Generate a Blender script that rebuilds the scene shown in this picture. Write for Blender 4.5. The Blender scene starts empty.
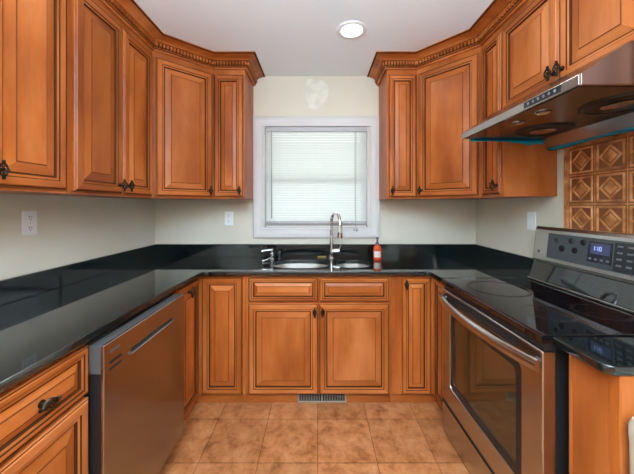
import bpy, bmesh, math, random
from mathutils import Vector, Matrix
random.seed(7)
S = bpy.context.scene
COL = S.collection
PI = math.pi

# ------------------------------------------------------------------ camera
cam_d = bpy.data.cameras.new('camera')
cam = bpy.data.objects.new('camera', cam_d)
COL.objects.link(cam)
cam.location = (0, 0, 1.35)
cam.rotation_euler = (PI / 2, 0, 0)
cam_d.sensor_width = 36
cam_d.lens = 290 / 634 * 36
cam_d.shift_x = -1 / 634
cam_d.shift_y = -31 / 634
cam_d.clip_start = 0.02
S.camera = cam

# ------------------------------------------------------------------ world, lights, exposure
W = bpy.data.worlds.new('overcast_sky')
S.world = W
W.use_nodes = True
bg = W.node_tree.nodes['Background']
bg.inputs['Color'].default_value = (0.93, 0.97, 1.0, 1)
bg.inputs['Strength'].default_value = 4.4


def area(name, loc, rot, sx, sy, power, color=(1, 1, 1), shape='RECTANGLE', spread=180):
    d = bpy.data.lights.new(name, 'AREA')
    d.shape = shape
    d.size = sx
    d.size_y = sy
    d.energy = power
    d.color = color
    d.spread = math.radians(spread)
    o = bpy.data.objects.new(name, d)
    o.location = loc
    o.rotation_euler = rot
    COL.objects.link(o)
    return o


WARM = (1.0, 0.94, 0.86)
# added soft fill lamp close behind the camera, tinted like daylight
area('rear_fill', (0.0, -0.35, 1.88), (math.radians(84), 0, 0), 1.5, 0.45, 13.5, (0.97, 0.98, 1.0))
# two unseen ceiling lamps, added to brighten the room
area('added_lamp_near', (0.15, 0.25, 2.455), (0, 0, 0), 0.3, 0.3, 4.5, WARM, 'DISK')
area('added_lamp_rear', (0.15, -1.3, 2.455), (0, 0, 0), 0.3, 0.3, 4.5, WARM, 'DISK')
# flash bounced off the ceiling behind the camera
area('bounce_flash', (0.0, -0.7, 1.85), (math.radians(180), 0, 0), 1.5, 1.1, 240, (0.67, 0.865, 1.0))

S.view_settings.view_transform = 'Standard'
S.view_settings.look = 'None'
S.view_settings.gamma = 1
S.view_settings.use_curve_mapping = False
S.view_settings.exposure = 0.06


# ------------------------------------------------------------------ materials
def newmat(name, color=(0.8, 0.8, 0.8), rough=0.5, metal=0.0, **kw):
    m = bpy.data.materials.new(name)
    m.use_nodes = True
    b = m.node_tree.nodes['Principled BSDF']
    b.inputs['Base Color'].default_value = (*color, 1)
    b.inputs['Roughness'].default_value = rough
    b.inputs['Metallic'].default_value = metal
    for k, v in kw.items():
        b.inputs[k.replace('_', ' ')].default_value = v
    return m


def nodes(m):
    t = m.node_tree
    return t, t.nodes, t.links, t.nodes['Principled BSDF']


def ramp(N, stops):
    r = N.new('ShaderNodeValToRGB')
    els = r.color_ramp.elements
    while len(els) < len(stops):
        els.new(0.5)
    for e, (p, c) in zip(els, stops):
        e.position = p
        e.color = (*c, 1)
    return r


def coords(N, L, scale, use='Object', rot=(0, 0, 0)):
    tc = N.new('ShaderNodeTexCoord')
    mp = N.new('ShaderNodeMapping')
    mp.inputs['Scale'].default_value = scale
    mp.inputs['Rotation'].default_value = rot
    L.new(tc.outputs[use], mp.inputs['Vector'])
    return mp


def wood(name, grain, dark=(0.26, 0.056, 0.008), mid=(0.41, 0.108, 0.019), light=(0.56, 0.180, 0.052)):
    m = newmat(name, mid, 0.38)
    t, N, L, B = nodes(m)
    B.inputs['Specular IOR Level'].default_value = 0.32
    sc = {'z': (5, 5, 1.6), 'x': (1.6, 5, 5)}[grain]
    mp = coords(N, L, sc)
    oi = N.new('ShaderNodeObjectInfo')
    add = N.new('ShaderNodeVectorMath')
    add.operation = 'MULTIPLY_ADD'
    add.inputs[1].default_value = (37, 19, 23)
    L.new(oi.outputs['Random'], add.inputs[0])
    L.new(mp.outputs[0], add.inputs[2])
    n1 = N.new('ShaderNodeTexNoise')
    n1.inputs['Scale'].default_value = 0.9
    n1.inputs['Detail'].default_value = 5
    n1.inputs['Roughness'].default_value = 0.55
    L.new(add.outputs[0], n1.inputs['Vector'])
    r = ramp(N, [(0.32, dark), (0.50, mid), (0.70, light)])
    L.new(n1.outputs['Fac'], r.inputs['Fac'])
    sc2 = {'z': (120, 120, 5), 'x': (5, 120, 120)}[grain]
    mp2 = coords(N, L, sc2)
    n2 = N.new('ShaderNodeTexNoise')
    n2.inputs['Scale'].default_value = 1.0
    n2.inputs['Detail'].default_value = 2
    L.new(mp2.outputs[0], n2.inputs['Vector'])
    r2 = ramp(N, [(0.3, (0.80, 0.78, 0.74)), (0.6, (1, 1, 1))])
    L.new(n2.outputs['Fac'], r2.inputs['Fac'])
    mx = N.new('ShaderNodeMix')
    mx.data_type = 'RGBA'
    mx.blend_type = 'MULTIPLY'
    mx.inputs['Factor'].default_value = 0.35
    L.new(r.outputs[0], mx.inputs['A'])
    L.new(r2.outputs[0], mx.inputs['B'])
    hs = N.new('ShaderNodeHueSaturation')
    mr = N.new('ShaderNodeMapRange')
    mr.inputs['To Min'].default_value = 0.90
    mr.inputs['To Max'].default_value = 1.08
    L.new(oi.outputs['Random'], mr.inputs['Value'])
    L.new(mr.outputs[0], hs.inputs['Value'])
    L.new(mx.outputs['Result'], hs.inputs['Color'])
    L.new(hs.outputs[0], B.inputs['Base Color'])
    return m


M = {}
M['wood_v'] = wood('maple_vertical_grain', 'z')
M['wood_h'] = wood('maple_horizontal_grain', 'x')
M['glaze'] = newmat('dark_glaze', (0.060, 0.018, 0.005), 0.7, 0, Specular_IOR_Level=0.08)
M['bronze'] = newmat('oil_rubbed_bronze', (0.035, 0.022, 0.014), 0.38, 0.85)
M['steel'] = newmat('brushed_stainless', (0.46, 0.45, 0.44), 0.28, 1.0)
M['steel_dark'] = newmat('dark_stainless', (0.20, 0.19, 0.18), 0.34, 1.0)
M['steel_hood_shaded'] = newmat('hood_steel_shaded', (0.27, 0.255, 0.24), 0.26, 1.0)  # same steel as the lip, its dark reflections painted into the colour
M['steel_dw'] = newmat('dishwasher_steel', (0.36, 0.35, 0.34), 0.27, 1.0)
M['chrome'] = newmat('chrome', (0.80, 0.80, 0.82), 0.07, 1.0)
M['sinksteel'] = newmat('sink_steel', (0.80, 0.79, 0.77), 0.33, 1.0)
M['black_glass'] = newmat('black_glass', (0.004, 0.004, 0.005), 0.03, 0, IOR=1.70)
M['black'] = newmat('black_enamel', (0.010, 0.010, 0.011), 0.45)
M['ring'] = newmat('burner_ring_print', (0.050, 0.036, 0.029), 0.6)
nodes_ring = M['ring'].node_tree.nodes['Principled BSDF']
nodes_ring.inputs['Specular IOR Level'].default_value = 0.1
M['ring_faint'] = newmat('burner_ring_faint', (0.022, 0.020, 0.020), 0.10)
M['oven_glass'] = newmat('oven_window_glass', (0.030, 0.022, 0.010), 0.05, 0, IOR=2.1)
M['rear_paint'] = newmat('rear_wall_tan', (0.26, 0.19, 0.13), 0.7)
M['panel'] = newmat('panel_grey', (0.045, 0.055, 0.06), 0.28)
M['panel_dark'] = newmat('panel_dark', (0.012, 0.014, 0.02), 0.15)
M['button'] = newmat('button_grey', (0.13, 0.14, 0.15), 0.4)
M['white'] = newmat('white_plastic', (0.82, 0.82, 0.84), 0.35)
M['trimwhite'] = newmat('window_white_paint', (0.555, 0.53, 0.525), 0.4)
M['slot'] = newmat('dark_slot', (0.004, 0.004, 0.004), 0.7)
M['grey_plastic'] = newmat('grey_plastic', (0.42, 0.42, 0.44), 0.4)
M['clear'] = newmat('clear_wand', (0.35, 0.37, 0.38), 0.2)
M['orange'] = newmat('orange_soap', (0.55, 0.060, 0.010), 0.12, 0, IOR=1.45)
M['labelm'] = newmat('bottle_label', (0.72, 0.62, 0.55), 0.4)
M['pump'] = newmat('pump_brown', (0.10, 0.08, 0.07), 0.4)
M['yellow'] = newmat('yellow_sponge', (0.26, 0.20, 0.07), 0.9)
M['teal'] = newmat('teal_film', (0.0, 0.23, 0.36), 0.22)
M['vent'] = newmat('vent_taupe', (0.30, 0.235, 0.18), 0.45)
M['panel_side'] = newmat('dishwasher_side_grey', (0.07, 0.067, 0.067), 0.5)
M['bin'] = newmat('bin_pale', (0.46, 0.42, 0.33), 0.5)
M['pane'] = newmat('window_glass', (1, 1, 1), 0.0, 0, IOR=1.45)
nodes(M['pane'])[3].inputs['Transmission Weight'].default_value = 1.0


def emis(name, color, strength):
    m = newmat(name, color, 0.4)
    B = nodes(m)[3]
    B.inputs['Emission Color'].default_value = (*color, 1)
    B.inputs['Emission Strength'].default_value = strength
    return m


M['lamp'] = emis('lamp_lens', (1, 0.98, 0.95), 6)
M['digits'] = emis('blue_digits', (0.40, 0.48, 0.95), 0.6)
M['display'] = emis('display_blue', (0.03, 0.035, 0.08), 0.6)
M['hoodlamp'] = newmat('hood_lamp_lens', (0.55, 0.42, 0.26), 0.15)

# brushed steel: fine horizontal streaks in the roughness
for k in ('steel', 'steel_dark', 'steel_hood_shaded', 'steel_dw'):
    t, N, L, B = nodes(M[k])
    mp = coords(N, L, (2, 2, 260))
    n = N.new('ShaderNodeTexNoise')
    n.inputs['Scale'].default_value = 2
    L.new(mp.outputs[0], n.inputs['Vector'])
    mr = N.new('ShaderNodeMapRange')
    mr.inputs['To Min'].default_value = 0.18
    mr.inputs['To Max'].default_value = 0.28
    L.new(n.outputs['Fac'], mr.inputs['Value'])
    L.new(mr.outputs[0], B.inputs['Roughness'])


def wallmat():
    m = newmat('wall_paint', (0.66, 0.625, 0.53), 0.6)
    t, N, L, B = nodes(m)
    mp = coords(N, L, (1, 1, 1))
    n = N.new('ShaderNodeTexNoise')
    n.inputs['Scale'].default_value = 2.2
    n.inputs['Detail'].default_value = 4
    L.new(mp.outputs[0], n.inputs['Vector'])
    r = ramp(N, [(0.3, (0.60, 0.555, 0.46)), (0.7, (0.665, 0.62, 0.52))])
    L.new(n.outputs['Fac'], r.inputs['Fac'])
    L.new(r.outputs[0], B.inputs['Base Color'])
    return m


M['wall'] = wallmat()
M['patch'] = newmat('spackle', (0.70, 0.68, 0.60), 0.75)
t, N, L, B = nodes(M['patch'])
mp = coords(N, L, (1, 1, 1))
n = N.new('ShaderNodeTexNoise')
n.inputs['Scale'].default_value = 14
n.inputs['Detail'].default_value = 4
L.new(mp.outputs[0], n.inputs['Vector'])
r = ramp(N, [(0.35, (0.60, 0.575, 0.50)), (0.65, (0.73, 0.71, 0.64))])
L.new(n.outputs['Fac'], r.inputs['Fac'])
L.new(r.outputs[0], B.inputs['Base Color'])
M['ceil'] = newmat('ceiling_paint', (0.85, 0.90, 0.95), 0.7)


def granite():
    m = newmat('black_granite', (0.004, 0.008, 0.009), 0.05, 0, IOR=1.80)
    t, N, L, B = nodes(m)
    mp = coords(N, L, (1, 1, 1))
    n = N.new('ShaderNodeTexNoise')
    n.inputs['Scale'].default_value = 90
    n.inputs['Detail'].default_value = 6
    n.inputs['Roughness'].default_value = 0.7
    L.new(mp.outputs[0], n.inputs['Vector'])
    r = ramp(N, [(0.40, (0.002, 0.005, 0.006)), (0.62, (0.004, 0.009, 0.010)), (0.76, (0.020, 0.028, 0.026))])
    L.new(n.outputs['Fac'], r.inputs['Fac'])
    L.new(r.outputs[0], B.inputs['Base Color'])
    return m


M['granite'] = granite()


def tile():
    m = newmat('floor_tile', (0.5, 0.3, 0.18), 0.32)
    t, N, L, B = nodes(m)
    tc = N.new('ShaderNodeTexCoord')
    mp = N.new('ShaderNodeMapping')
    T = 0.3135
    # grout lines at x = -0.002 + k T and y = 1.523 + k T
    mp.inputs['Location'].default_value = (0.002 / T + 20, -1.523 / T + 20, 0)
    mp.inputs['Scale'].default_value = (1 / T, 1 / T, 1 / T)
    L.new(tc.outputs['Object'], mp.inputs['Vector'])
    br = N.new('ShaderNodeTexBrick')
    br.offset = 0
    br.squash = 1
    br.inputs['Scale'].default_value = 1
    br.inputs['Brick Width'].default_value = 1
    br.inputs['Row Height'].default_value = 1
    br.inputs['Mortar Size'].default_value = 0.009
    br.inputs['Mortar Smooth'].default_value = 0.4
    br.inputs['Bias'].default_value = 0
    br.inputs['Color1'].default_value = (0.82, 0.82, 0.82, 1)
    br.inputs['Color2'].default_value = (1.08, 1.08, 1.08, 1)
    br.inputs['Mortar'].default_value = (0.50, 0.46, 0.42, 1)
    L.new(mp.outputs[0], br.inputs['Vector'])
    n = N.new('ShaderNodeTexNoise')
    n.inputs['Scale'].default_value = 3.4
    n.inputs['Detail'].default_value = 10
    n.inputs['Roughness'].default_value = 0.72
    n.inputs['Distortion'].default_value = 0.25
    L.new(mp.outputs[0], n.inputs['Vector'])
    r = ramp(N, [(0.32, (0.22, 0.072, 0.022)), (0.48, (0.41, 0.150, 0.050)), (0.66, (0.54, 0.24, 0.10))])
    L.new(n.outputs['Fac'], r.inputs['Fac'])
    mx = N.new('ShaderNodeMix')
    mx.data_type = 'RGBA'
    mx.blend_type = 'MULTIPLY'
    mx.inputs['Factor'].default_value = 1
    L.new(r.outputs[0], mx.inputs['A'])
    L.new(br.outputs['Color'], mx.inputs['B'])
    L.new(mx.outputs['Result'], B.inputs['Base Color'])
    bp = N.new('ShaderNodeBump')
    bp.inputs['Strength'].default_value = 0.25
    bp.inputs['Distance'].default_value = 0.004
    inv = N.new('ShaderNodeMath')
    inv.operation = 'SUBTRACT'
    inv.inputs[0].default_value = 1
    L.new(br.outputs['Fac'], inv.inputs[1])
    L.new(inv.outputs[0], bp.inputs['Height'])
    L.new(bp.outputs[0], B.inputs['Normal'])
    return m


M['tile'] = tile()


def copper():
    m = newmat('aged_copper', (0.5, 0.25, 0.12), 0.40, 0.2)
    t, N, L, B = nodes(m)
    mp = coords(N, L, (1, 1, 1))
    n = N.new('ShaderNodeTexNoise')
    n.inputs['Scale'].default_value = 16
    n.inputs['Detail'].default_value = 6
    L.new(mp.outputs[0], n.inputs['Vector'])
    r = ramp(N, [(0.33, (0.30, 0.105, 0.030)), (0.5, (0.56, 0.235, 0.080)), (0.68, (0.76, 0.40, 0.19))])
    L.new(n.outputs['Fac'], r.inputs['Fac'])
    L.new(r.outputs[0], B.inputs['Base Color'])
    return m


M['copper'] = copper()
M['copper_dark'] = newmat('copper_patina', (0.24, 0.085, 0.026), 0.45, 0.2)

# translucent blind slats
m = bpy.data.materials.new('blind_slat')
m.use_nodes = True
t = m.node_tree
N, L = t.nodes, t.links
B = N['Principled BSDF']
B.inputs['Base Color'].default_value = (0.80, 0.82, 0.80, 1)
B.inputs['Roughness'].default_value = 0.45
tr = N.new('ShaderNodeBsdfTranslucent')
tr.inputs['Color'].default_value = (0.80, 0.84, 0.80, 1)
ms = N.new('ShaderNodeMixShader')
ms.inputs['Fac'].default_value = 0.42
L.new(B.outputs[0], ms.inputs[1])
L.new(tr.outputs[0], ms.inputs[2])
L.new(ms.outputs[0], N['Material Output'].inputs['Surface'])
M['slat'] = m


# ------------------------------------------------------------------ mesh builder
class MB:
    def __init__(self):
        self.v, self.f, self.m = [], [], []

    def add(self, vs, fs, mi=0):
        o = len(self.v)
        self.v += [tuple(p) for p in vs]
        for k, f in enumerate(fs):
            self.f.append([o + i for i in f])
            self.m.append(mi[k] if isinstance(mi, (list, tuple)) else mi)
        return self

    def box(self, x0, x1, y0, y1, z0, z1, mi=0):
        vs = [(x, y, z) for z in (z0, z1) for y in (y0, y1) for x in (x0, x1)]
        return self.add(vs, [(0, 2, 3, 1), (4, 5, 7, 6), (0, 1, 5, 4), (2, 6, 7, 3), (0, 4, 6, 2), (1, 3, 7, 5)], mi)

    def prism(self, poly, axis, a, b, mi=0):
        """extrude a 2D polygon along axis; for 'x' poly is (y,z), 'y' (x,z), 'z' (x,y)"""
        def P(p, h):
            return {'x': (h, p[0], p[1]), 'y': (p[0], h, p[1]), 'z': (p[0], p[1], h)}[axis]
        n = len(poly)
        vs = [P(p, a) for p in poly] + [P(p, b) for p in poly]
        fs = [tuple(range(n)), tuple(range(n, 2 * n))] + [(i, (i + 1) % n, n + (i + 1) % n, n + i) for i in range(n)]
        return self.add(vs, fs, mi)

    def loft(self, loops, mi=0, cap0=True, cap1=True, closed=True):
        n = len(loops[0])
        vs = [p for l in loops for p in l]
        fs = []
        for k in range(len(loops) - 1):
            for i in range(n if closed else n - 1):
                j = (i + 1) % n
                fs.append((k * n + i, k * n + j, (k + 1) * n + j, (k + 1) * n + i))
        if cap0:
            fs.append(tuple(range(n)))
        if cap1:
            fs.append(tuple(range((len(loops) - 1) * n, len(loops) * n)))
        return self.add(vs, fs, mi)

    def lathe(self, prof, n=24, c=(0, 0, 0), axis='z', mi=0):
        loops = []
        for r, h in prof:
            lp = []
            for i in range(n):
                a = 2 * PI * i / n
                u, w = r * math.cos(a), r * math.sin(a)
                p = {'z': (u, w, h), 'y': (u, h, w), 'x': (h, u, w)}[axis]
                lp.append((p[0] + c[0], p[1] + c[1], p[2] + c[2]))
            loops.append(lp)
        return self.loft(loops, mi)

    def tube(self, path, r, n=10, mi=0):
        path = [Vector(p) for p in path]
        rs = r if isinstance(r, (list, tuple)) else [r] * len(path)
        T = []
        for i in range(len(path)):
            a = path[max(i - 1, 0)]
            b = path[min(i + 1, len(path) - 1)]
            T.append((b - a).normalized())
        up = Vector((0, 0, 1)) if abs(T[0].z) < 0.9 else Vector((1, 0, 0))
        u = T[0].cross(up).normalized()
        loops = []
        for i, p in enumerate(path):
            u = (u - T[i] * u.dot(T[i])).normalized()
            w = T[i].cross(u)
            loops.append([p + (u * math.cos(2 * PI * k / n) + w * math.sin(2 * PI * k / n)) * rs[i] for k in range(n)])
        return self.loft(loops, mi)

    def mesh(self, name, mats, smooth=None):
        me = bpy.data.meshes.new(name)
        me.from_pydata(self.v, [], self.f)
        for mt in mats:
            me.materials.append(mt)
        for p, i in zip(me.polygons, self.m):
            p.material_index = i
        b = bmesh.new()
        b.from_mesh(me)
        bmesh.ops.recalc_face_normals(b, faces=b.faces)
        b.to_mesh(me)
        b.free()
        if smooth:
            for p in me.polygons:
                p.use_smooth = True
            me.set_sharp_from_angle(angle=math.radians(smooth))
        me.update()
        return me

    def build(self, name, mats, parent=None, smooth=None, bevel=None, loc=None, seg=2):
        if not isinstance(mats, (list, tuple)):
            mats = [mats]
        o = bpy.data.objects.new(name, self.mesh(name, mats, smooth))
        COL.objects.link(o)
        if parent:
            o.parent = parent
        if loc:
            o.location = loc
        if bevel:
            md = o.modifiers.new('bevel', 'BEVEL')
            md.width = bevel
            md.segments = seg
            md.limit_method = 'ANGLE'
            md.angle_limit = math.radians(40)
        return o


def tag(o, label, cat, group=None):
    o['label'] = label
    o['category'] = cat
    if group:
        o['group'] = group
    return o


def thing(name, label, cat, loc=(0, 0, 0), rz=0, group=None):
    o = bpy.data.objects.new(name, None)
    o.empty_display_size = 0.1
    o.location = loc
    o.rotation_euler = (0, 0, rz)
    COL.objects.link(o)
    return tag(o, label, cat, group)


def struct(name, mb, mat, parent=None, **kw):
    o = mb.build(name, mat, parent, **kw)
    if not parent:
        o['kind'] = 'structure'
    return o


def share(name, mesh, parent, loc, rot=(0, 0, 0)):
    o = bpy.data.objects.new(name, mesh)
    COL.objects.link(o)
    o.parent = parent
    o.location = loc
    o.rotation_euler = rot
    return o


def round_rect(w, h, r, n=5):
    pts = []
    for cx, cy, a0 in ((w / 2 - r, h / 2 - r, 0), (-w / 2 + r, h / 2 - r, 90), (-w / 2 + r, -h / 2 + r, 180), (w / 2 - r, -h / 2 + r, 270)):
        for k in range(n + 1):
            a = math.radians(a0 + 90 * k / n)
            pts.append((cx + r * math.cos(a), cy + r * math.sin(a)))
    return pts


# ------------------------------------------------------------------ room shell
XL, XR, YB, YF, ZC = -1.405, 1.36, 2.50, -2.6, 2.47
struct('floor', MB().box(XL - .12, XR + .12, YF - .12, YB + .12, -0.06, 0), M['tile'])
struct('ceiling', MB().box(XL - .12, XR + .12, YF - .12, YB + .12, ZC, ZC + .06), M['ceil'])
struct('wall_left', MB().box(XL - .12, XL, YF, YB + .12, 0, ZC), M['wall'])
struct('wall_right', MB().box(XR, XR + .12, YF, YB + .12, 0, ZC), M['wall'])
struct('wall_rear', MB().box(XL, XR, YF - .12, YF, 0, ZC), M['rear_paint'])
WX0, WX1, WZ0, WZ1 = -0.470, 0.435, 1.158, 2.050       # window opening
wb = MB()
wb.box(XL, WX0, YB, YB + .12, 0, ZC)
wb.box(WX1, XR, YB, YB + .12, 0, ZC)
wb.box(WX0, WX1, YB, YB + .12, 0, WZ0)
wb.box(WX0, WX1, YB, YB + .12, WZ1, ZC)
wall_back = struct('wall_back', wb, M['wall'])
# old repair patch in the plaster above the window
pm = MB()
lp0, lp1 = [], []
for k in range(28):
    a = 2 * PI * k / 28
    q = 1 + 0.07 * math.sin(3 * a + 1) + 0.05 * math.sin(7 * a)
    ex = math.copysign(abs(math.cos(a)) ** 0.6, math.cos(a)) * 0.098 * q
    ez = math.copysign(abs(math.sin(a)) ** 0.6, math.sin(a)) * 0.125 * q
    lp0.append((ex, 0, ez))
    lp1.append((ex * 0.9, -0.002, ez * 0.92))
pm.loft([lp0, lp1])
pt = pm.build('plaster_patch', M['patch'], wall_back, loc=(-0.018, YB, 2.318), smooth=30)
pt['label'] = 'rough pale plaster repair patch'

# window
w1 = bpy.data.objects.new('window_1', None)
w1.location = (0, YB, 0)
w1['kind'] = 'structure'
COL.objects.link(w1)
ca = MB()
cw = 0.088
x0, x1, z0, z1 = WX0 - cw, WX1 + cw + .01, WZ0 - .082, WZ1 + .068


def frame_loops(x0, x1, z0, z1, prof):
    return [[(x0 + i, y, z0 + i), (x1 - i, y, z0 + i), (x1 - i, y, z1 - i), (x0 + i, y, z1 - i)] for i, y in prof]


ca.loft(frame_loops(x0, x1, z0, z1, [(0, -.001), (0, -.016), (.006, -.020), (.03, -.020), (.04, -.016), (.07, -.013), (.082, -.010), (.084, -.001)]), 0, False, False)
ca.build('window_casing', M['trimwhite'], w1, smooth=25)
jm = MB()
jm.loft(frame_loops(WX0, WX1, WZ0, WZ1, [(0, 0), (.012, 0), (.012, .118), (0, .118)]), 0, False, False)
jm.build('window_jamb', M['trimwhite'], w1)
zm = 1.575
for nm, a, b, yy in (('upper_sash', zm - .02, WZ1 - .014, .085), ('lower_sash', WZ0 + .014, zm + .02, .058)):
    sh = MB()
    sh.loft(frame_loops(WX0 + .014, WX1 - .014, a, b, [(0, yy), (0, yy - .024), (.04, yy - .024), (.044, yy - .016), (.044, yy)]), 0, False, False)
    so = sh.build(nm, M['trimwhite'], w1)
    MB().box(WX0 + .055, WX1 - .055, yy - .013, yy - .009, a + .041, b - .041).build('window_pane', M['pane'], so)

# floor register sits in the toe kick (built further down)

# ------------------------------------------------------------------ cabinet parts
def pull_mesh():
    b = MB()
    h, R, d = 0.034, 0.0125, 0.026     # half length, cage radius, distance from the door
    for k in range(6):
        path = []
        for i in range(13):
            u = i / 12
            ang = 2 * PI * k / 6 + u * PI * 0.9
            rr = R * math.sin(PI * (0.06 + 0.88 * u)) ** 1.2
            path.append((rr * math.cos(ang), -d + rr * math.sin(ang), -0.024 + 0.048 * u))
        b.tube(path, 0.0024, 6)
    for s in (-1, 1):
        b.lathe([(0.0005, s * h), (0.005, s * (h - .002)), (0.0058, s * (h - .006)), (0.004, s * .026), (0.0065, s * .0235), (0.0035, s * .021)], 10, (0, -d, 0))
    b.lathe([(0.0045, -d - .002), (0.004, -0.012), (0.006, -0.006), (0.011, -0.003), (0.011, 0.0)], 12, (0, 0, 0), 'y')
    return b.mesh('birdcage_pull', [M['bronze']], 40)


PULL = pull_mesh()


def profile_panel(b, x0, x1, z0, z1, prof, cap_mat=0):
    """nested rectangles; prof = (inset, y, material of the ring reaching this loop); wood rings get rail or stile grain"""
    for k in range(len(prof) - 1):
        i0, y0, _ = prof[k]
        i1, y1, mt = prof[k + 1]
        A = [(x0 + i0, y0, z0 + i0), (x1 - i0, y0, z0 + i0), (x1 - i0, y0, z1 - i0), (x0 + i0, y0, z1 - i0)]
        C = [(x0 + i1, y1, z0 + i1), (x1 - i1, y1, z0 + i1), (x1 - i1, y1, z1 - i1), (x0 + i1, y1, z1 - i1)]
        for s in range(4):
            q = (s + 1) % 4
            b.add([A[s], A[q], C[q], C[s]], [(0, 1, 2, 3)], 2 if mt == 'g' else 3 if mt == 't' else (1 if s in (0, 2) else 0))
    i, y, _ = prof[-1]
    b.add([(x0 + i, y, z0 + i), (x1 - i, y, z0 + i), (x1 - i, y, z1 - i), (x0 + i, y, z1 - i)], [(0, 1, 2, 3)], cap_mat)


M['arris_shade'] = newmat('painted_arris_shade', (0.13, 0.036, 0.009), 0.7, 0, Specular_IOR_Level=0.1)  # shading along the panel's field edge, painted as a darker line
WOODS = [M['wood_v'], M['wood_h'], M['glaze'], M['arris_shade']]


def door(parent, x0, x1, z0, z1, pull=None, name='door', y=0.0, horiz=False, stile=0.053):
    """raised panel door in front of plane y; pull = (x, z, turned)"""
    w = min(x1 - x0, z1 - z0)
    st = min(stile, w * 0.23)
    fb = MB()
    profile_panel(fb, x0, x1, z0, z1, [
        (0, y, 'w'), (0, y - .012, 'w'), (.003, y - .016, 'w'), (.0065, y - .016, 'g'), (.010, y - .020, 'w'),
        (st - .0175, y - .020, 'w'), (st - .0140, y - .0165, 'g'), (st - .0050, y - .0160, 'w'), (st - .0015, y - .010, 'g'), (st, y - .009, 'g')], 0)
    d = fb.build(name, WOODS, parent)
    pb = MB()
    bw = min(.040, w * .135)
    profile_panel(pb, x0 + st - .001, x1 - st + .001, z0 + st - .001, z1 - st + .001, [
        (0, y - .0095, 'w'), (.0035, y - .0100, 'g'), (bw, y - .0165, 'w'), (bw + .0036, y - .0186, 't')], 1 if horiz else 0)
    pb.build('raised_panel', WOODS, d)
    if pull:
        px, pz, turned = pull
        share('cabinet_pull', PULL, d, (px, y - .020, pz), (0, PI / 2 if turned else 0, 0))
    return d


def cabinet(name, label, cat, loc, rz, w, depth, z0, z1, group=None, toe=False, foot=None):
    """front plane at local y=0, body behind it"""
    t = thing(name, label, cat, loc, rz, group)
    MB().box(0.0008, w - .0008, 0, depth - .002, z0, z1).build('cabinet_body', M['wood_v'], t)
    if toe:
        MB().box(0.0008, w - .0008, .022, .034, 0.001, z0 - .0005).build('toe_kick', M['wood_h'], t)
    return t


# ------------------------------------------------------------------ wall cabinets
ZB, ZD0, ZD1, ZT = 1.405, 1.418, 2.340, 2.440
LX = -1.10                      # left run front frame plane
HL = PI / 2
c = cabinet('wall_cabinet', 'tall maple wall cabinet at the left photo edge, nearest to the viewer', 'cabinet', (LX, .69, 0), HL, .578, .303, ZB, ZT)
door(c, .012, .252, ZD0, ZD1, (.228, 1.472, 0))
door(c, .258, .562, ZD0, ZD1, (.283, 1.472, 0))
c = cabinet('wall_cabinet', 'two-door maple wall cabinet on the left wall, between nearest cabinet and corner', 'cabinet', (LX, 1.27, 0), HL, .650, .303, ZB, ZT)
door(c, .024, .338, ZD0, ZD1, (.312, 1.464, 0))
door(c, .346, .628, ZD0, ZD1, (.372, 1.464, 0))


def corner_cabinet(label, pts, p, q, pull_right):
    """pts: plan polygon of the body in world metres, p->q its diagonal front"""
    ang = math.atan2(q[1] - p[1], q[0] - p[0])
    t = thing('corner_wall_cabinet', label, 'cabinet', (p[0], p[1], 0), ang)
    R = Matrix.Rotation(-ang, 2)
    loc = [tuple(R @ Vector((a - p[0], b_ - p[1]))) for a, b_ in pts]
    MB().prism(loc, 'z', ZB, ZT).build('cabinet_body', M['wood_v'], t)
    wd = math.hypot(q[0] - p[0], q[1] - p[1])
    x0, x1 = .020, wd - .014
    door(t, x0, x1, ZD0, ZD1, (x1 - .024 if pull_right else x0 + .024, 1.465, 0))
    return t


corner_cabinet('diagonal maple corner wall cabinet, left of the window',
               [(-1.0995, 1.922), (-.792, 2.199), (-.792, 2.498), (-1.403, 2.498), (-1.403, 1.922)], (-1.0995, 1.922), (-.792, 2.199), True)
c = cabinet('wall_cabinet', 'slim single-door maple wall cabinet, directly left of the window', 'cabinet', (-.790, 2.20, 0), 0, .235, .299, ZB, ZT)
door(c, .006, .226, ZD0, ZD1, (.203, 1.465, 0))
c = cabinet('wall_cabinet', 'slim single-door maple wall cabinet, directly right of the window', 'cabinet', (.522, 2.20, 0), 0, .226, .299, ZB, ZT)
door(c, .010, .220, ZD0, ZD1, (.034, 1.465, 0))
RX = 1.055
corner_cabinet('diagonal maple corner wall cabinet, right of the window',
               [(.750, 2.199), (1.0545, 1.872), (1.358, 1.872), (1.358, 2.498), (.750, 2.498)], (.750, 2.199), (1.0545, 1.872), False)
HR = -PI / 2
c = cabinet('wall_cabinet', 'narrow tall maple wall cabinet beside the far end of the range hood', 'cabinet', (RX, 1.870, 0), HR, .226, .303, ZB, ZT)
door(c, .030, .214, ZD0, ZD1, (.190, 1.470, 0))
c = cabinet('wall_cabinet', 'unseen maple wall cabinet added past the near end of the range hood for its reflection', 'cabinet', (RX, .868, 0), HR, .84, .303, ZB, ZT)  # added out of view so the hood steel has brown to reflect
door(c, .012, .414, ZD0, ZD1, (.390, 1.464, 0))
door(c, .422, .828, ZD0, ZD1, (.446, 1.464, 0))
ZH = 1.868
c = cabinet('wall_cabinet', 'short two-door maple wall cabinet directly above the range hood', 'cabinet', (RX, 1.642, 0), HR, .75, .303, ZH, ZT)
door(c, .008, .386, ZH + .012, ZD1, (.366, 1.932, 0))
door(c, .394, .742, ZH + .012, ZD1, (.414, 1.932, 0))

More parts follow.
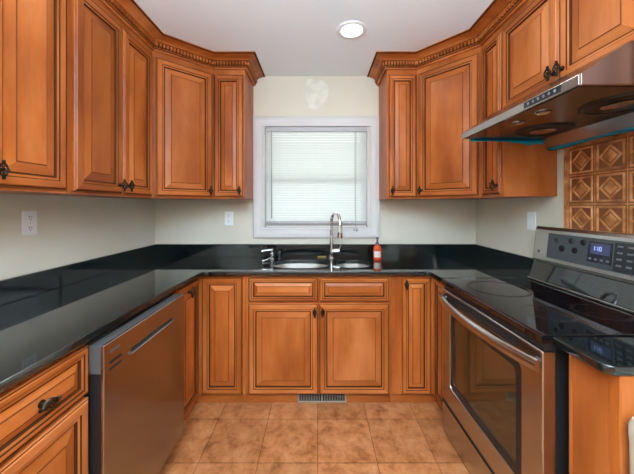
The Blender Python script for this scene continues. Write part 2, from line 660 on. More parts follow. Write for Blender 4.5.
# ------------------------------------------------------------------ crown mouldings
CROWN = [(0.0, 2.382), (.012, 2.382), (.015, 2.390), (.019, 2.392), (.019, 2.399), (.022, 2.402), (.022, 2.436), (.036, 2.438),
         (.040, 2.444), (.052, 2.451), (.070, 2.457), (.088, 2.460), (.099, 2.463), (.099, 2.4695), (0.0, 2.4695)]


def crown(label, path):
    """path in plan with the room on its right hand side"""
    t = thing('crown_moulding', label, 'moulding', (path[0][0], path[0][1], 0))
    P = [Vector((a - path[0][0], b_ - path[0][1])) for a, b_ in path]
    offs = []
    nrm = []
    for i in range(len(P) - 1):
        d = (P[i + 1] - P[i]).normalized()
        nrm.append(Vector((d.y, -d.x)))
    for i in range(len(P)):
        if i == 0:
            offs.append(nrm[0])
        elif i == len(P) - 1:
            offs.append(nrm[-1])
        else:
            s = nrm[i - 1] + nrm[i]
            offs.append(s / (1 + nrm[i - 1].dot(nrm[i])))
    b = MB()
    b.loft([[(p.x + o.x * a, p.y + o.y * a, z) for a, z in CROWN] for p, o in zip(P, offs)], 0)
    # glaze lines in the quirks; the band behind the dentils is dark too
    for k, f in enumerate(b.f):
        seg = k % len(CROWN) if k < len(CROWN) * (len(P) - 1) else -1
        if seg in (3, 5, 11):
            b.m[k] = 1
    b.build('moulding_profile', [M['wood_h'], M['glaze']], t, smooth=20)
    dn = MB()
    for i in range(len(P) - 1):
        a = P[i] + offs[i] * .0225
        e = P[i + 1] + offs[i + 1] * .0225
        ln = (e - a).length
        n = max(1, int(ln / .0215))
        d = (e - a).normalized()
        o = nrm[i]
        for k in range(n):
            m0 = a + d * ((k + .24) * ln / n)
            m1 = a + d * ((k + .80) * ln / n)
            lo = [(m0.x, m0.y), (m1.x, m1.y), (m1.x + o.x * .011, m1.y + o.y * .011), (m0.x + o.x * .011, m0.y + o.y * .011)]
            dn.prism(lo, 'z', 2.4075, 2.4315)
    dn.build('dentil_strip', M['wood_v'], t)
    return t


crown('maple crown moulding with dentils along the cabinets left of the window',
      [(LX + .001, .69), (LX + .001, 1.9225), (-.7915, 2.199), (-.554, 2.199), (-.554, 2.4985)])
crown('maple crown moulding with dentils along the cabinets right of the window',
      [(.521, 2.4985), (.521, 2.199), (.7495, 2.199), (1.054, 1.8715), (1.054, .892)])

# ------------------------------------------------------------------ base cabinets
BZ0, BZ1 = .074, .876
BF = 1.97                      # back run frame plane (doors stand 2 cm in front)
BLX, BRX = -.815, .795
DZ0, DZ1 = .079, .868
# left drawer cabinet
c = cabinet('base_cabinet', 'maple base cabinet with one drawer over a door, left of the dishwasher', 'cabinet', (BLX + .005, .45, 0), HL, .556, .58, BZ0, BZ1, toe=True)
door(c, .012, .556, .702, DZ1, (.378, .785, 1), 'drawer', horiz=True)
door(c, .012, .556, DZ0, .688, (.05, .60, 0))


def base_corner(label, pts, front_x, xd0, xd1, mirror):
    t = thing('corner_base_cabinet', label, 'cabinet', (0, BF, 0))
    MB().prism([(a, b_ - BF) for a, b_ in pts], 'z', BZ0, BZ1).build('cabinet_body', M['wood_v'], t)
    return t


# left corner: door on the back run and a door on the left run
c = base_corner('corner maple base cabinet between dishwasher and sink cabinet',
                [(BLX, 1.632), (BLX, BF), (-.492, BF), (-.492, 2.498), (-1.403, 2.498), (-1.403, 1.632)], 0, 0, 0, 0)
door(c, -.784, -.511, DZ0, DZ1)
# toe kicks
MB().box(-.835, -.492, .022, .034, .001, BZ0 - .0005).build('toe_kick', M['wood_h'], c)
MB().box(-.848, -.836, 1.632 - BF, .034, .001, BZ0 - .0005).build('toe_kick', M['wood_h'], c)
h = bpy.data.objects.new('side_door_hinge_line', None)


def side_door(parent, x, ya, yb, face, pull_at):
    """door on a plane x = const; face +1 looks to +X, -1 to -X; built in its own turned frame"""
    w = abs(yb - ya)
    fb = MB()
    st = min(.05, w * .23)
    prof = [(0, 0, 'w'), (0, -.012, 'w'), (.003, -.016, 'w'), (.0065, -.016, 'g'), (.010, -.020, 'w'), (st - .0175, -.020, 'w'),
            (st - .0140, -.0165, 'g'), (st - .0050, -.0160, 'w'), (st - .0015, -.010, 'g'), (st, -.009, 'g')]
    profile_panel(fb, 0, w, DZ0, DZ1, prof)
    d = fb.build('door', WOODS, parent)
    d.location = (x, (min(ya, yb) if face > 0 else max(ya, yb)), 0)
    d.rotation_euler = (0, 0, HL if face > 0 else HR)
    pb = MB()
    bw = min(.040, w * .135)
    profile_panel(pb, st - .001, w - st + .001, DZ0 + st - .001, DZ1 - st + .001, [
        (0, -.0095, 'w'), (.0035, -.0100, 'g'), (bw, -.0165, 'w'), (bw + .0036, -.0186, 't')])
    pb.build('raised_panel', WOODS, d)
    if pull_at:
        share('cabinet_pull', PULL, d, (pull_at, -.020, .820))
    return d


bpy.data.objects.remove(h)
side_door(c, BLX, 1.655 - BF, 1.945 - BF, 1, .125)

# sink base
c = thing('sink_base_cabinet', 'wide maple base cabinet under the sink with two doors and two false drawers', 'cabinet', (-.490, BF, 0))
b = MB()
b.box(.0008, .9852, 0, .018, BZ0, BZ1)
b.box(.0008, .018, .018, .526, BZ0, BZ1)
b.box(.968, .9852, .018, .526, BZ0, BZ1)
b.box(.018, .968, .018, .526, BZ0, BZ0 + .018)
b.build('cabinet_body', M['wood_v'], c)
MB().box(.0008, .9852, .022, .034, .001, BZ0 - .0005).build('toe_kick', M['wood_h'], c)
ox = .490
door(c, -.471 + ox, .001 + ox, .704, DZ1, None, 'false_drawer_front', horiz=True)
door(c, .008 + ox, .481 + ox, .704, DZ1, None, 'false_drawer_front', horiz=True)
door(c, -.471 + ox, .001 + ox, DZ0, .690, (-.022 + ox, .640, 0))
door(c, .008 + ox, .481 + ox, DZ0, .690, (.031 + ox, .640, 0))
# right corner
c = base_corner('corner maple base cabinet between sink cabinet and oven',
                [(.498, BF), (BRX, BF), (BRX, 1.757), (1.358, 1.757), (1.358, 2.498), (.498, 2.498)], 0, 0, 0, 0)
door(c, .566, .762, DZ0, DZ1, (.590, .825, 0))
MB().box(.498, .816, .022, .034, .001, BZ0 - .0005).build('toe_kick', M['wood_h'], c)
MB().box(.817, .829, 1.757 - BF, .034, .001, BZ0 - .0005).build('toe_kick', M['wood_h'], c)
side_door(c, BRX, 1.760 - BF, 1.945 - BF, -1, None)
# end cabinet at the near side of the range
c = thing('end_base_cabinet', 'narrow plain maple end cabinet under the small counter piece, near the oven', 'cabinet', (.83, .795, 0))
MB().box(0, .528, 0, .160, .001, .883).build('cabinet_body', M['wood_v'], c, bevel=.002)
MB().box(-.004, 0, .0, .026, .001, .882).build('corner_stile', M['wood_v'], c, bevel=.001)
MB().box(-.004, 0, .150, .160, .001, .882).build('corner_stile', M['wood_v'], c, bevel=.001)
tb = MB()
tb.loft([[(.921 + p[0] * k_, .672 + p[1] * k_, z) for p in round_rect(.185, .225, .016)] for z, k_ in ((.001, .90), (.02, .92), (.72, .985), (.735, 1.0), (.765, 1.0), (.785, .95), (.795, .80))])
tag(tb.build('waste_bin', M['bin'], smooth=35), 'pale bin at the lower right photo corner, beside the end cabinet', 'bin')

# ------------------------------------------------------------------ countertops
def curve_slab(name, loops, z0, z1, mat, parent, bevel):
    cu = bpy.data.curves.new(name, 'CURVE')
    cu.dimensions = '2D'
    cu.fill_mode = 'BOTH'
    cu.extrude = (z1 - z0) / 2 - bevel
    cu.bevel_depth = bevel
    cu.bevel_resolution = 3
    cu.offset = -bevel
    for lp in loops:
        sp = cu.splines.new('POLY')
        sp.points.add(len(lp) - 1)
        for pnt, q in zip(sp.points, lp):
            pnt.co = (q[0], q[1], 0, 1)
        sp.use_cyclic_u = True
    tmp = bpy.data.objects.new(name + '_tmp', cu)
    COL.objects.link(tmp)
    dg = bpy.context.evaluated_depsgraph_get()
    me = bpy.data.meshes.new_from_object(tmp.evaluated_get(dg))
    me.name = name
    bpy.data.objects.remove(tmp)
    me.materials.clear()
    me.materials.append(mat)
    me.transform(Matrix.Translation((0, 0, (z0 + z1) / 2)))
    o = bpy.data.objects.new(name, me)
    COL.objects.link(o)
    o.parent = parent
    return o


def superell(cx, cy, a, b_, n=2.7, k=40):
    out = []
    for i in range(k):
        t_ = 2 * PI * i / k
        c_, s_ = math.cos(t_), math.sin(t_)
        out.append((cx + a * math.copysign(abs(c_) ** (2 / n), c_), cy + b_ * math.copysign(abs(s_) ** (2 / n), s_)))
    return out


CT0, CT1 = .886, .914
CF = 1.927
BOWLS = [(-.130, 2.190, .212, .150), (.262, 2.195, .130, .140)]
ct = thing('countertop', 'glossy black granite worktop running along the left wall, window wall and corner', 'countertop', (0, 0, 0))
edge = [(-.787, .44), (-.780, 1.60), (-.772, CF - .045)]
for k in range(5):
    a = PI - PI / 2 * k / 4
    edge.append((-.772 + .045 + .045 * math.cos(a), CF - .045 + .045 * math.sin(a)))
for k in range(5):
    a = PI / 2 - PI / 2 * k / 4
    edge.append((.746 - .03 + .03 * math.cos(a), CF - .03 + .03 * math.sin(a)))
edge += [(.747, 1.762), (1.358, 1.762), (1.358, 2.498), (-1.403, 2.498), (-1.403, .44)]
curve_slab('stone_slab', [edge] + [superell(*q) for q in BOWLS], CT0, CT1, M['granite'], ct, .003)
BZT = 1.023
MB().box(-1.403, -1.383, .44, 2.476, CT1 + .0005, BZT).build('backsplash_strip', M['granite'], ct, bevel=.002)
MB().box(-1.403, 1.358, 2.478, 2.498, CT1 + .0005, BZT).build('backsplash_strip', M['granite'], ct, bevel=.002)
MB().box(1.338, 1.358, 1.757, 2.476, CT1 + .0005, BZT).build('backsplash_strip', M['granite'], ct, bevel=.002)
ct2 = thing('countertop', 'small black granite counter piece with rounded corner at the near side of the range', 'countertop', (0, 0, 0))
e2 = [(.782, .968), (.787, .820)]
for k in range(6):
    a = PI + PI / 2 * k / 5
    e2.append((.787 + .030 + .030 * math.cos(a), .788 + .030 + .030 * math.sin(a)))
e2 += [(1.358, .788), (1.358, .968)]
curve_slab('stone_slab', [e2], CT0, CT1 - .001, M['granite'], ct2, .005)

# ------------------------------------------------------------------ sink, faucet and small things
sk = thing('sink', 'stainless double bowl undermount sink below the window', 'sink', (0, 2.19, .70))
for (cx, cy, a, b_) in BOWLS:
    bw = MB()
    lv = [(1.06, .884), (1.005, .884), (1.0, .875), (.97, .80), (.93, .735), (.80, .712), (.5, .706), (.16, .703)]
    bw.loft([[(p[0], p[1] - 2.19, z - .70) for p in superell(cx, cy, a * s, b_ * s)] for s, z in lv], 0, False, True)
    o = bw.build('sink_bowl', M['sinksteel'], sk, smooth=40)
    o.modifiers.new('thick', 'SOLIDIFY').thickness = -.0015
    MB().lathe([(.001, .008), (.030, .008), (.040, .012), (.043, .010), (.043, .004)], 24, (cx, cy - 2.19, 0)).build('drain', M['chrome'], sk, smooth=40)

FX, FY = .112, 2.415
fa = thing('faucet', 'chrome gooseneck pull-down faucet behind the sink', 'faucet', (FX, FY, CT1))
MB().lathe([(.027, .0005), (.027, .005), (.022, .009), (.019, .014)], 24).build('faucet_base', M['chrome'], fa, smooth=35)
MB().lathe([(.019, .013), (.018, .06), (.0165, .11), (.0145, .16), (.013, .20)], 20).build('faucet_body', M['chrome'], fa, smooth=35)
dv = Vector((.36, -.93, 0)).normalized()
path = [(0, 0, .19), (0, 0, .25), (0, 0, .30)]
R_ = .082
for k in range(1, 13):
    a = PI - PI * .95 * k / 12
    s = R_ + R_ * math.cos(a)
    path.append((dv.x * s, dv.y * s, .30 + R_ * math.sin(a)))
MB().tube(path, .0135, 14).build('spout', M['chrome'], fa, smooth=50)
e = Vector(path[-1])
MB().lathe([(.0138, 0), (.017, -.02), (.0215, -.07), (.0225, -.125), (.020, -.133), (.003, -.133)], 18, (e.x, e.y, e.z + .004)).build('spray_head', M['chrome'], fa, smooth=35)
lv = MB()
lv.tube([(.010, -.004, .060), (.04, -.010, .063), (.068, -.016, .066)], [.021, .021, .018], 14)
lv.tube([(.060, -.016, .072), (.072, -.02, .10), (.078, -.024, .125)], [.007, .0055, .005], 10)
lv.build('faucet_lever', M['chrome'], fa, smooth=50)

sd = thing('filtered_water_tap', 'small chrome tap with a lever arm on the counter, left of the sink', 'tap', (-.375, 2.36, CT1))
MB().lathe([(.019, .0005), (.019, .006), (.011, .010), (.010, .03), (.016, .036), (.016, .05), (.009, .056), (.009, .068), (.013, .074), (.011, .086), (.003, .088)], 18).build('tap_body', M['chrome'], sd, smooth=40)
MB().tube([(0, 0, .078), (-.03, -.012, .077), (-.078, -.02, .072)], [.008, .007, .0085], 12).build('tap_lever', M['chrome'], sd, smooth=50)
MB().tube([(0, -.006, .022), (-.018, -.045, .016), (-.034, -.085, .010), (-.046, -.095, .008), (-.058, -.095, .007)], [.005, .0045, .0045, .005, .006], 10).build('tap_spout', M['chrome'], sd, smooth=50)
kn = MB()
kn.lathe([(.012, .0005), (.012, .004), (.006, .008), (.006, .045), (.010, .05), (.008, .062), (.002, .064)], 14)
tag(kn.build('sink_air_gap', M['panel'], smooth=40, loc=(-.318, 2.40, CT1)), 'small dark grey peg on the counter between the tap and the left bowl', 'sink fitting')

bt = thing('soap_bottle', 'orange dish soap bottle with dark pump, standing right of the sink', 'bottle', (.483, 2.36, CT1))
pr = [(.030, .0005, 1), (.033, .006, 1), (.034, .06, 1), (.033, .09, 1), (.026, .108, .95), (.014, .118, .9), (.0125, .124, .9)]
MB().loft([[(r_ * math.cos(2 * PI * i / 24), r_ * .72 * math.sin(2 * PI * i / 24), z_) for i in range(24)] for r_, z_, _ in pr]).build('bottle_body', M['orange'], bt, smooth=40)
lbm = MB()
lbm.loft([[(.0352 * math.cos(a_), .0352 * .735 * math.sin(a_), z_) for a_ in [PI * (1.20 + .50 * i / 10) for i in range(11)]] for z_ in (.022, .070)], 0, False, False, closed=False)
lo = lbm.build('bottle_label', M['labelm'], bt, smooth=40)
lo['label'] = 'pale label'
pu = MB()
pu.lathe([(.0145, .1235), (.0145, .138), (.010, .142), (.007, .144), (.007, .168), (.012, .170), (.012, .182), (.002, .184)], 14)
pu.tube([(0, 0, .172), (-.006, -.018, .172), (-.008, -.028, .168)], [.005, .0045, .004], 8)
pu.build('bottle_pump', M['pump'], bt, smooth=40)
sp = MB().box(-.050, .025, -.010, .010, 0, .013).build('sponge', M['yellow'], bevel=.004, loc=(.045, 2.452, CT1 + .0006))
tag(sp, 'yellow sponge lying against the backsplash behind the faucet', 'sponge')

# ------------------------------------------------------------------ window blind
bl = thing('window_blind', 'white horizontal mini blind lowered over the window', 'blind', (0, YB, 0))
bx0, bx1 = WX0 + .018, WX1 - .012
MB().box(bx0, bx1, -.004, .026, WZ1 - .058, WZ1 - .02).build('headrail', M['grey_plastic'], bl, bevel=.002)
MB().box(bx0 + .005, bx1 - .005, .0, .022, 1.196, 1.222).build('bottom_rail', M['grey_plastic'], bl, bevel=.004)
sl = MB()
zt, zb_, ns = WZ1 - .066, 1.232, 36
for k in range(ns):
    zc = zt + (zb_ - zt) * k / (ns - 1)
    a = math.radians(66)
    hw = .0125
    lp = []
    for q in range(4):
        s = -1 + 2 * q / 3
        u, bow = s * hw, .0018 * (1 - s * s)
        lp.append((.011 + u * math.cos(a) - bow * math.sin(a), zc + u * math.sin(a) + bow * math.cos(a)))
    th = .0006
    poly = lp + [(y_ + th, z_ - th) for y_, z_ in reversed(lp)]
    sl.prism(poly, 'x', bx0 + .004, bx1 - .004)
sl.build('slats', M['slat'], bl)
MB().tube([(-.398, -.016, WZ1 - .045), (-.398, -.018, 1.9), (-.397, -.016, 1.245)], .0042, 8).build('tilt_wand', M['clear'], bl, smooth=50)
cd = MB()
for dx in (0, .008):
    cd.tube([(.318 + dx, -.014, WZ1 - .05), (.316 + dx, -.016, 1.6), (.318 + dx * .5, -.026, 1.165)], .0016, 6)
cd.build('lift_cord', M['clear'], bl)
ts = MB()
for dx, dz in ((-.008, 0), (.014, -.004)):
    ts.lathe([(.002, .03), (.005, .026), (.009, .004), (.008, 0), (.002, -.001)], 10, (.318 + dx, -.030, 1.138 + dz))
ts.build('cord_tassel', M['clear'], bl, smooth=40)
ld = MB()
for xx in (-.33, -.02, .27):
    ld.box(xx - .001, xx + .001, -.004, -.003, 1.2, WZ1 - .06)
ld.build('ladder_cord', M['white'], bl)


# ------------------------------------------------------------------ outlets and switches
def plate(name, label, cat, loc, rz, kind):
    t = thing(name, label, cat, loc, rz)
    b = MB()
    b.loft([[(p[0] * s, y, p[1] * s) for p in round_rect(.072, .118, .006)] for s, y in ((1, 0), (1, -.003), (.95, -.0055))])
    b.build('cover_plate', M['white'], t, smooth=30)
    if kind == 'outlet':
        for dz in (-.026, .026):
            f = MB()
            f.loft([[(p[0], y, p[1] + dz) for p in round_rect(.034, .030, .010)] for y in (-.005, -.0072)])
            fo = f.build('receptacle', M['white'], t)
            g = MB()
            for dx, hh in ((-.007, .009), (.006, .007)):
                g.box(dx - .0015, dx + .0015, -.0078, -.0071, dz + .003 - hh / 2, dz + .003 + hh / 2)
            g.lathe([(.0028, -.0078), (.0028, -.0071)], 10, (0, 0, dz - .009), 'y')
            g.build('outlet_slots', M['slot'], fo)
    else:
        MB().box(-.0165, .0165, -.0085, -.005, -.034, .034).build('rocker', M['white'], t, bevel=.002)
    for dz in ((-.048, .048) if kind != 'outlet' else (0,)):
        MB().lathe([(.0025, -.0066), (.0025, -.0055)], 10, (0, 0, dz), 'y').build('screw', M['grey_plastic'], t)
    return t


plate('wall_outlet', 'white duplex outlet on the left wall above the counter', 'outlet', (XL + .0005, 1.41, 1.268), HL, 'outlet')
plate('wall_outlet', 'white wall plate on the window wall, left of the window', 'outlet', (-.767, YB - .0005, 1.243), 0, 'outlet')
plate('wall_switch', 'white rocker switch plate on the right wall beside the copper panel', 'switch', (XR - .0005, 1.842, 1.255), HR, 'switch')

# ------------------------------------------------------------------ ceiling light
cl = thing('ceiling_light', 'round recessed ceiling light, lit', 'light', (.214, 1.846, ZC))
MB().lathe([(.096, -.0005), (.096, -.004), (.088, -.008), (.072, -.008), (.066, -.004), (.066, -.0005)], 48).build('trim_ring', M['white'], cl, smooth=30)
MB().lathe([(.0655, -.0008), (.0655, -.0035), (.001, -.0045)], 48).build('light_lens', M['lamp'], cl)
gl = area('ceiling_light_glow', (0, 0, -.012), (0, 0, 0), .13, .13, 1.5, (1, .97, .93), 'DISK')
gl.parent = cl

# ------------------------------------------------------------------ floor register in the toe kick
vt = thing('floor_register', 'taupe metal vent grille in the toe kick under the sink cabinet', 'vent', (.027, 1.9915, .0))
vw, vh = .335, .0725
fr = MB()
fr.loft(frame_loops(-vw / 2, vw / 2, .001, vh, [(0, 0), (0, -.004), (.004, -.006), (.010, -.006), (.011, -.003), (.011, 0)]), 0, False, False)
fr.box(-.004, .004, -.005, 0, .011, vh - .011)
fr.build('vent_frame', M['vent'], vt)
MB().box(-vw / 2 + .008, vw / 2 - .008, -.001, 0, .008, vh - .008).build('vent_backing', M['slot'], vt)
for k in range(28):
    xx = -vw / 2 + .017 + k * (vw - .034) / 27
    if abs(xx) > .006:
        MB().box(xx - .0014, xx + .0014, -.0035, -.001, .011, vh - .011).build('vent_louvre', M['vent'], vt)

# ------------------------------------------------------------------ dishwasher
dw = thing('dishwasher', 'stainless steel dishwasher under the left counter', 'dishwasher', (-.745, 1.009, 0), HL)
dwW = .612
MB().box(.004, dwW - .004, .062, .63, .015, .868).build('dishwasher_tub', M['black'], dw)
MB().box(0, dwW, 0, .012, .10, .862).build('dishwasher_door', M['steel_dw'], dw, bevel=.004, seg=3)
MB().box(.001, dwW - .001, .0125, .058, .762, .861).build('control_housing', M['panel_side'], dw, bevel=.002)
MB().box(.006, dwW - .006, .0125, .058, .102, .7615).build('door_liner', M['black'], dw)
MB().box(.006, dwW - .006, .075, .09, .008, .098).build('dishwasher_kick', M['black'], dw)
MB().box(.146, .470, -.0010, 0, .769, .783).build('handle_recess', M['slot'], dw)
hd = MB()
hd.prism([(-.0002, .757), (-.0002, .767), (-.007, .768), (-.009, .765), (-.004, .758)], 'x', .140, .476)
hd.build('handle_lip', M['steel'], dw)
for zz in (.789, .765):
    MB().box(.026, .090, -.0010, 0, zz - .0045, zz + .0045).build('vent_slot', M['slot'], dw)
MB().box(.030, .080, -.0012, 0, .822, .829).build('badge', M['panel'], dw)

# ------------------------------------------------------------------ range
rg = thing('range_oven', 'stainless electric range with black glass cooktop on the right', 'oven', (.747, 1.745, 0), math.radians(-89.0))
RW = .764
RD = .600
MB().box(.002, RW - .002, .045, RD - .004, .02, .880).build('oven_body', M['black'], rg)
o = MB()
o.prism([(-.004, .885), (.0, .882), (RD - .08, .882), (RD - .08, .914), (.004, .914), (-.004, .909)], 'x', 0, RW)
o.build('cooktop', M['black_glass'], rg, bevel=.002)


def ring(cx, cy, r0, r1, z):
    b = MB()
    n_ = 56
    vs = []
    for i in range(n_):
        a_ = 2 * PI * i / n_
        vs += [(cx + r0 * math.cos(a_), cy + r0 * math.sin(a_), z), (cx + r1 * math.cos(a_), cy + r1 * math.sin(a_), z)]
    b.add(vs, [(2 * i, 2 * i + 1, (2 * i + 3) % (2 * n_), (2 * i + 2) % (2 * n_)) for i in range(n_)])
    return b


for cx, cy, r in ((.212, .205, .150), (.56, .185, .098), (.205, .415, .078), (.56, .405, .100)):
    ring(cx, cy, r - .016, r, .9146).build('burner_ring', M['ring' if r == .150 else 'ring_faint'], rg)
# rear riser, steel trim and back panel
MB().prism([(RD - .080, .880), (RD - .070, .925), (RD - .042, 1.022), (RD - .004, 1.022), (RD - .004, .880)], 'x', 0, RW).build('rear_riser', M['black_glass'], rg, bevel=.002)
MB().box(.002, RW - .002, RD - .083, RD - .066, .918, .926).build('riser_trim', M['steel'], rg, bevel=.002)
bgd = MB()
bf0, bf1 = RD - .046, RD - .024
bgd.prism([(bf0, 1.024), (bf0 - .002, 1.04), (bf1 - .004, 1.212), (bf1 + .002, 1.226), (bf1 + .006, 1.230), (RD - .014, 1.230), (RD - .014, 1.024)], 'x', -.002, RW)
bgd.build('control_backguard', M['steel'], rg, bevel=.004)
sl_ = (bf1 - .004 - (bf0 - .002)) / (1.212 - 1.04)


def guard_y(z):
    return bf0 - .002 + sl_ * (z - 1.04)


def guard_plate(name, xa, xb, za, zb2, mat, off, parent, sm=None):
    b = MB()
    b.prism([(guard_y(za) - off, za), (guard_y(zb2) - off, zb2), (guard_y(zb2) + .001, zb2), (guard_y(za) + .001, za)], 'x', xa, xb)
    return b.build(name, mat, parent)


cp = guard_plate('control_panel', .100, RW - .090, 1.058, 1.196, M['panel'], .0012, rg)
ds = guard_plate('display', .341, .458, 1.082, 1.182, M['panel_dark'], .0026, cp)
guard_plate('display_window', .356, .448, 1.122, 1.172, M['display'], .0034, cp)
# clock digits 1:10
dg_ = MB()


def seg_box(xa, xb, za, zb2):
    dg_.prism([(guard_y(za) - .0042, za), (guard_y(zb2) - .0042, zb2), (guard_y(zb2) - .0032, zb2), (guard_y(za) - .0032, za)], 'x', xa, xb)


D0 = .100
for xd in (.275, .291):
    seg_box(D0 + xd, D0 + xd + .003, 1.139, 1.159)
for zz in (1.144, 1.154):
    seg_box(D0 + .2825, D0 + .285, zz - .0015, zz + .0015)
for xa, xb, za, zb2 in ((.299, .3015, 1.139, 1.159), (.3075, .310, 1.139, 1.159), (.299, .310, 1.1565, 1.159), (.299, .310, 1.139, 1.1415)):
    seg_box(D0 + xa, D0 + xb, za, zb2)
dg_.build('clock_digits', M['digits'], cp)
guard_plate('keypad', .466, .556, 1.064, 1.188, M['panel_dark'], .0026, cp)


def btn(xc, zc, w_, h_):
    za, zb2 = zc - h_ / 2, zc + h_ / 2
    b = MB()
    b.prism([(guard_y(za) - .004, za), (guard_y(zb2) - .004, zb2), (guard_y(zb2) - .001, zb2), (guard_y(za) - .001, za)], 'x', xc - w_ / 2, xc + w_ / 2)
    b.build('panel_button', M['button'], cp)


for k in range(4):
    btn(.358 + k * .028, 1.098, .014, .009)
for rr in range(4):
    for k in range(2):
        btn(.490 + k * .042, 1.172 - rr * .028, .022, .008)
for xc, zc, r in ((.155, 1.160, .012), (.197, 1.122, .017), (.248, 1.168, .014), (.273, 1.122, .015), (.315, 1.168, .015), (.590, 1.165, .014), (.610, 1.115, .015), (.640, 1.165, .013)):
    kb = MB()
    kb.lathe([(r, .0008), (r, -.005), (r * .85, -.007), (.001, -.007)], 18, (xc, guard_y(zc), zc), 'y')
    kb.build('element_button', M['panel_dark'], cp, smooth=30)
MB().lathe([(.007, 0), (.007, -.0015)], 16, (.040, guard_y(1.085) + .0005, 1.085), 'y').build('badge', M['panel'], rg)
# front: vent band, door, drawer
MB().box(.004, RW - .004, .012, .046, .858, .880).build('vent_band', M['black'], rg)
for nm in ('oven_door',):
    dz0, dz1 = .205, .856
    wz0, wz1, wx0, wx1 = .315, .762, .098, .664
    dr = MB()

    def rrl(x0_, x1_, z0_, z1_, r, y):
        return [((x0_ + x1_) / 2 + p[0], y, (z0_ + z1_) / 2 + p[1]) for p in round_rect(x1_ - x0_, z1_ - z0_, r, 6)]

    # door slab with a window opening: outer loop to inner loop
    dr.loft([rrl(0, RW, dz0, dz1, .004, .043), rrl(0, RW, dz0, dz1, .004, .004), rrl(.003, RW - .003, dz0 + .003, dz1 - .003, .004, 0),
             rrl(wx0, wx1, wz0, wz1, .028, 0), rrl(wx0 + .002, wx1 - .002, wz0 + .002, wz1 - .002, .026, .006), rrl(wx0 + .002, wx1 - .002, wz0 + .002, wz1 - .002, .026, .043)], 0, False, False)
    od = dr.build('oven_door', M['steel'], rg, smooth=30)
    g = MB()
    g.loft([rrl(wx0 + .003, wx1 - .003, wz0 + .003, wz1 - .003, .025, .012), rrl(wx0 + .003, wx1 - .003, wz0 + .003, wz1 - .003, .025, .004),
            rrl(wx0 + .034, wx1 - .034, wz0 + .038, wz1 - .034, .02, .0035), rrl(wx0 + .037, wx1 - .037, wz0 + .041, wz1 - .037, .018, .011)], 0, False, False)
    g.build('window_border', M['black'], od, smooth=20)
    g = MB()
    g.loft([rrl(wx0 + .0375, wx1 - .0375, wz0 + .0415, wz1 - .0375, .018, yy_) for yy_ in (.012, .0075)])
    g.build('oven_window', M['oven_glass'], od, smooth=20)
    vs_ = MB()
    for k in range(4):
        zz = .800 + k * .0135
        vs_.box(.060, .640, -.001, 0, zz - .0045, zz + .0045)
    vs_.build('door_vent_slots', M['slot'], od)
hb = MB()
lps = []
n_ = 22
for i in range(n_ + 1):
    u = i / n_
    xx = .004 + u * (RW - .006)
    bow = -.014 - .042 * math.sin(PI * u) ** .8
    zc = .806 - .004 * math.sin(PI * u)
    hh = .023
    lps.append([(xx, bow + a_, zc + b_) for a_, b_ in ((.0, -hh), (-.009, -hh * .75), (-.012, 0), (-.009, hh * .75), (0, hh), (.006, hh * .6), (.006, -hh * .6))])
hb.loft(lps)
hb.build('oven_handle', M['steel'], rg, smooth=50)
for xx in (.010, RW - .046):
    MB().box(xx, xx + .036, -.020, .001, .793, .819).build('handle_bracket', M['steel'], rg, bevel=.003)
MB().box(.002, RW - .002, .0005, .042, .1885, .200).build('drawer_gap_shade', M['slot'], rg)  # dark strip painting in the shaded gap between door and drawer
MB().prism([(.0, .188), (.0, .07), (.006, .012), (.043, .012), (.043, .188)], 'x', 0, RW).build('storage_drawer', M['steel'], rg, bevel=.003)
MB().box(.012, RW - .012, .012, .05, .001, .0115).build('drawer_kick', M['black'], rg)

# ------------------------------------------------------------------ copper tile panel behind the range
cpn = thing('copper_backsplash', 'embossed copper tile panel on the wall behind the range', 'backsplash', (XR - .0005, 1.596, 0), HR)
T = .150
px0, pz0 = .026, 1.210
nx, nz = 5, 3
pw = px0 * 2 + nx * T
MB().box(0, pw, -.003, 0, 1.205, 1.735).build('copper_sheet', M['copper'], cpn)
MB().box(0, .010, -.008, -.003, 1.205, 1.735).build('edge_trim', M['copper'], cpn, bevel=.002)
MB().box(pw - .010, pw, -.008, -.003, 1.205, 1.735).build('edge_trim', M['copper'], cpn, bevel=.002)
for i in range(nx):
    for j in range(nz):
        cx, cz = px0 + (i + .5) * T, pz0 + (j + .5) * T
        b = MB()

        def ringq(pts_fn, sizes, mi):
            lps_ = [[(cx + a_, y, cz + c_) for a_, c_ in pts_fn(s)] for s, y in sizes]
            b.loft(lps_, mi, False, False)

        sq = lambda s: [(-s, -s), (s, -s), (s, s), (-s, s)]
        di = lambda s: [(0, -s), (s, 0), (0, s), (-s, 0)]
        b.add([(cx - .072, -.0034, cz - .072), (cx + .072, -.0034, cz - .072), (cx + .072, -.0034, cz + .072), (cx - .072, -.0034, cz + .072)], [(0, 1, 2, 3)], 1)
        ringq(sq, [(.066, -.003), (.063, -.0085), (.058, -.0085), (.055, -.003)], 0)
        ringq(di, [(.056, -.003), (.052, -.0080), (.044, -.0080), (.040, -.003)], 0)
        b.loft([[(cx + a_, y, cz + c_) for a_, c_ in di(s)] for s, y in ((.034, -.003), (.030, -.0050), (.012, -.0085), (.004, -.009))], 0, False, True)
        b.build('embossed_tile', [M['copper'], M['copper_dark']], cpn)

# ------------------------------------------------------------------ range hood
hx, hy0 = .810, 1.640
hod = thing('range_hood', 'stainless under-cabinet range hood above the range', 'hood', (hx, hy0, 0), HR)
HW = .738
HD = XR - hx - .013
b = MB()
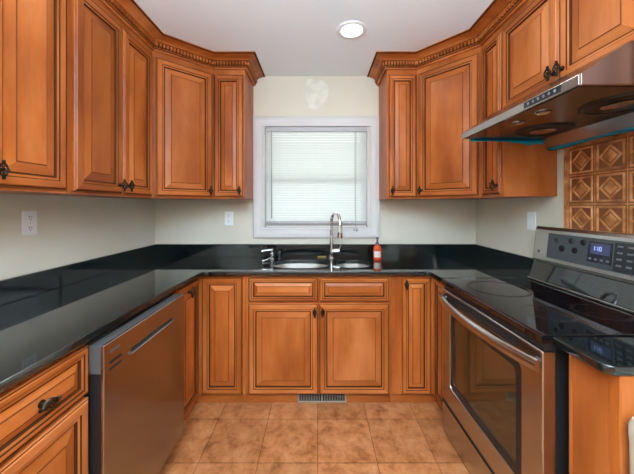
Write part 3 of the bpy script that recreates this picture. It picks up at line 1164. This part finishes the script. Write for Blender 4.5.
# outer shell: front lip, sloped top, sides; open underneath
prof = [(.0085, 1.727), (.0085, 1.764), (.165, 1.866), (HD, 1.866), (HD, 1.727)]
MB().prism([(0, 1.727), (0, 1.758), (.008, 1.7635), (.008, 1.727)], 'x', 0, HW).build('front_lip', M['steel'], hod, bevel=.0012)
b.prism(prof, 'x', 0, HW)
shell = b.build('hood_canopy', M['steel_hood_shaded'], hod, bevel=.002)
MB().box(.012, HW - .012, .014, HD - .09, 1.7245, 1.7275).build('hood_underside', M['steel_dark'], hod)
MB().prism([(HD - .088, 1.7275), (HD - .060, 1.672), (HD - .004, 1.672), (HD - .004, 1.7275)], 'x', .006, HW - .006).build('rear_duct_band', M['steel'], hod, bevel=.002)
MB().box(.500, .675, -.0015, 0, 1.732, 1.755).build('hood_control_strip', M['panel_dark'], hod)
ic = MB()
for k in range(6):
    ic.lathe([(.0055, -.0025), (.0055, -.0014)], 12, (.525 + k * .025, 0, 1.7435), 'y')
ic.build('control_icons', M['button'], hod)
for xx in (.331, .480):
    l_ = MB()
    l_.lathe([(.030, 1.7246), (.030, 1.7215), (.024, 1.7195), (.022, 1.7215), (.001, 1.7215)], 24, (xx, .090, 0), 'z', 0)
    lo_ = l_.build('lamp_housing', M['steel'], hod, smooth=30)
    MB().lathe([(.0215, 1.7213), (.0205, 1.7200), (.001, 1.7195)], 24, (xx, .090, 0)).build('lamp_lens', M['hoodlamp'], lo_)
for xx in (.21, .578):
    q = MB()
    q.lathe([(.122, 1.7246), (.120, 1.7195), (.112, 1.7165), (.106, 1.7165), (.100, 1.7205), (.05, 1.7225), (.001, 1.7225)], 40, (xx, .300, 0))
    qo = q.build('filter_cup', M['black'], hod, smooth=30)
    MB().lathe([(.050, 1.7224), (.056, 1.7180), (.050, 1.7150), (.020, 1.7140), (.001, 1.7140)], 30, (xx, .300, 0)).build('fan_hub', M['steel'], qo, smooth=30)
# protective teal film peeling from the far and rear edges
fl = MB()
n_ = 16
A_, B_ = [], []
for i in range(n_ + 1):
    u = i / n_
    yy = .05 + u * (HD - .065)
    dp = .012 + .052 * u ** 3
    A_.append((.0035, yy, 1.7275))
    B_.append((.001 + .016 * math.sin(u * 5), yy + .006 * u, 1.7245 - dp))
vs = A_ + B_
fl.add(vs, [(i, i + 1, n_ + 2 + i, n_ + 1 + i) for i in range(n_)])
fo = fl.build('film_flap', M['teal'], hod, smooth=60)
fo.modifiers.new('thick', 'SOLIDIFY').thickness = .001
fl = MB()
A_, B_ = [], []
for i in range(n_ + 1):
    u = i / n_
    xx = .008 + u * (HW - .016)
    A_.append((xx, HD - .061, 1.6725))
    B_.append((xx, HD - .045 + .003 * math.sin(u * 17), 1.6600 - .003 * math.sin(u * 11)))
fl.add(A_ + B_, [(i, i + 1, n_ + 2 + i, n_ + 1 + i) for i in range(n_)])
fo = fl.build('film_flap', M['teal'], hod, smooth=60)
fo.modifiers.new('thick', 'SOLIDIFY').thickness = .001
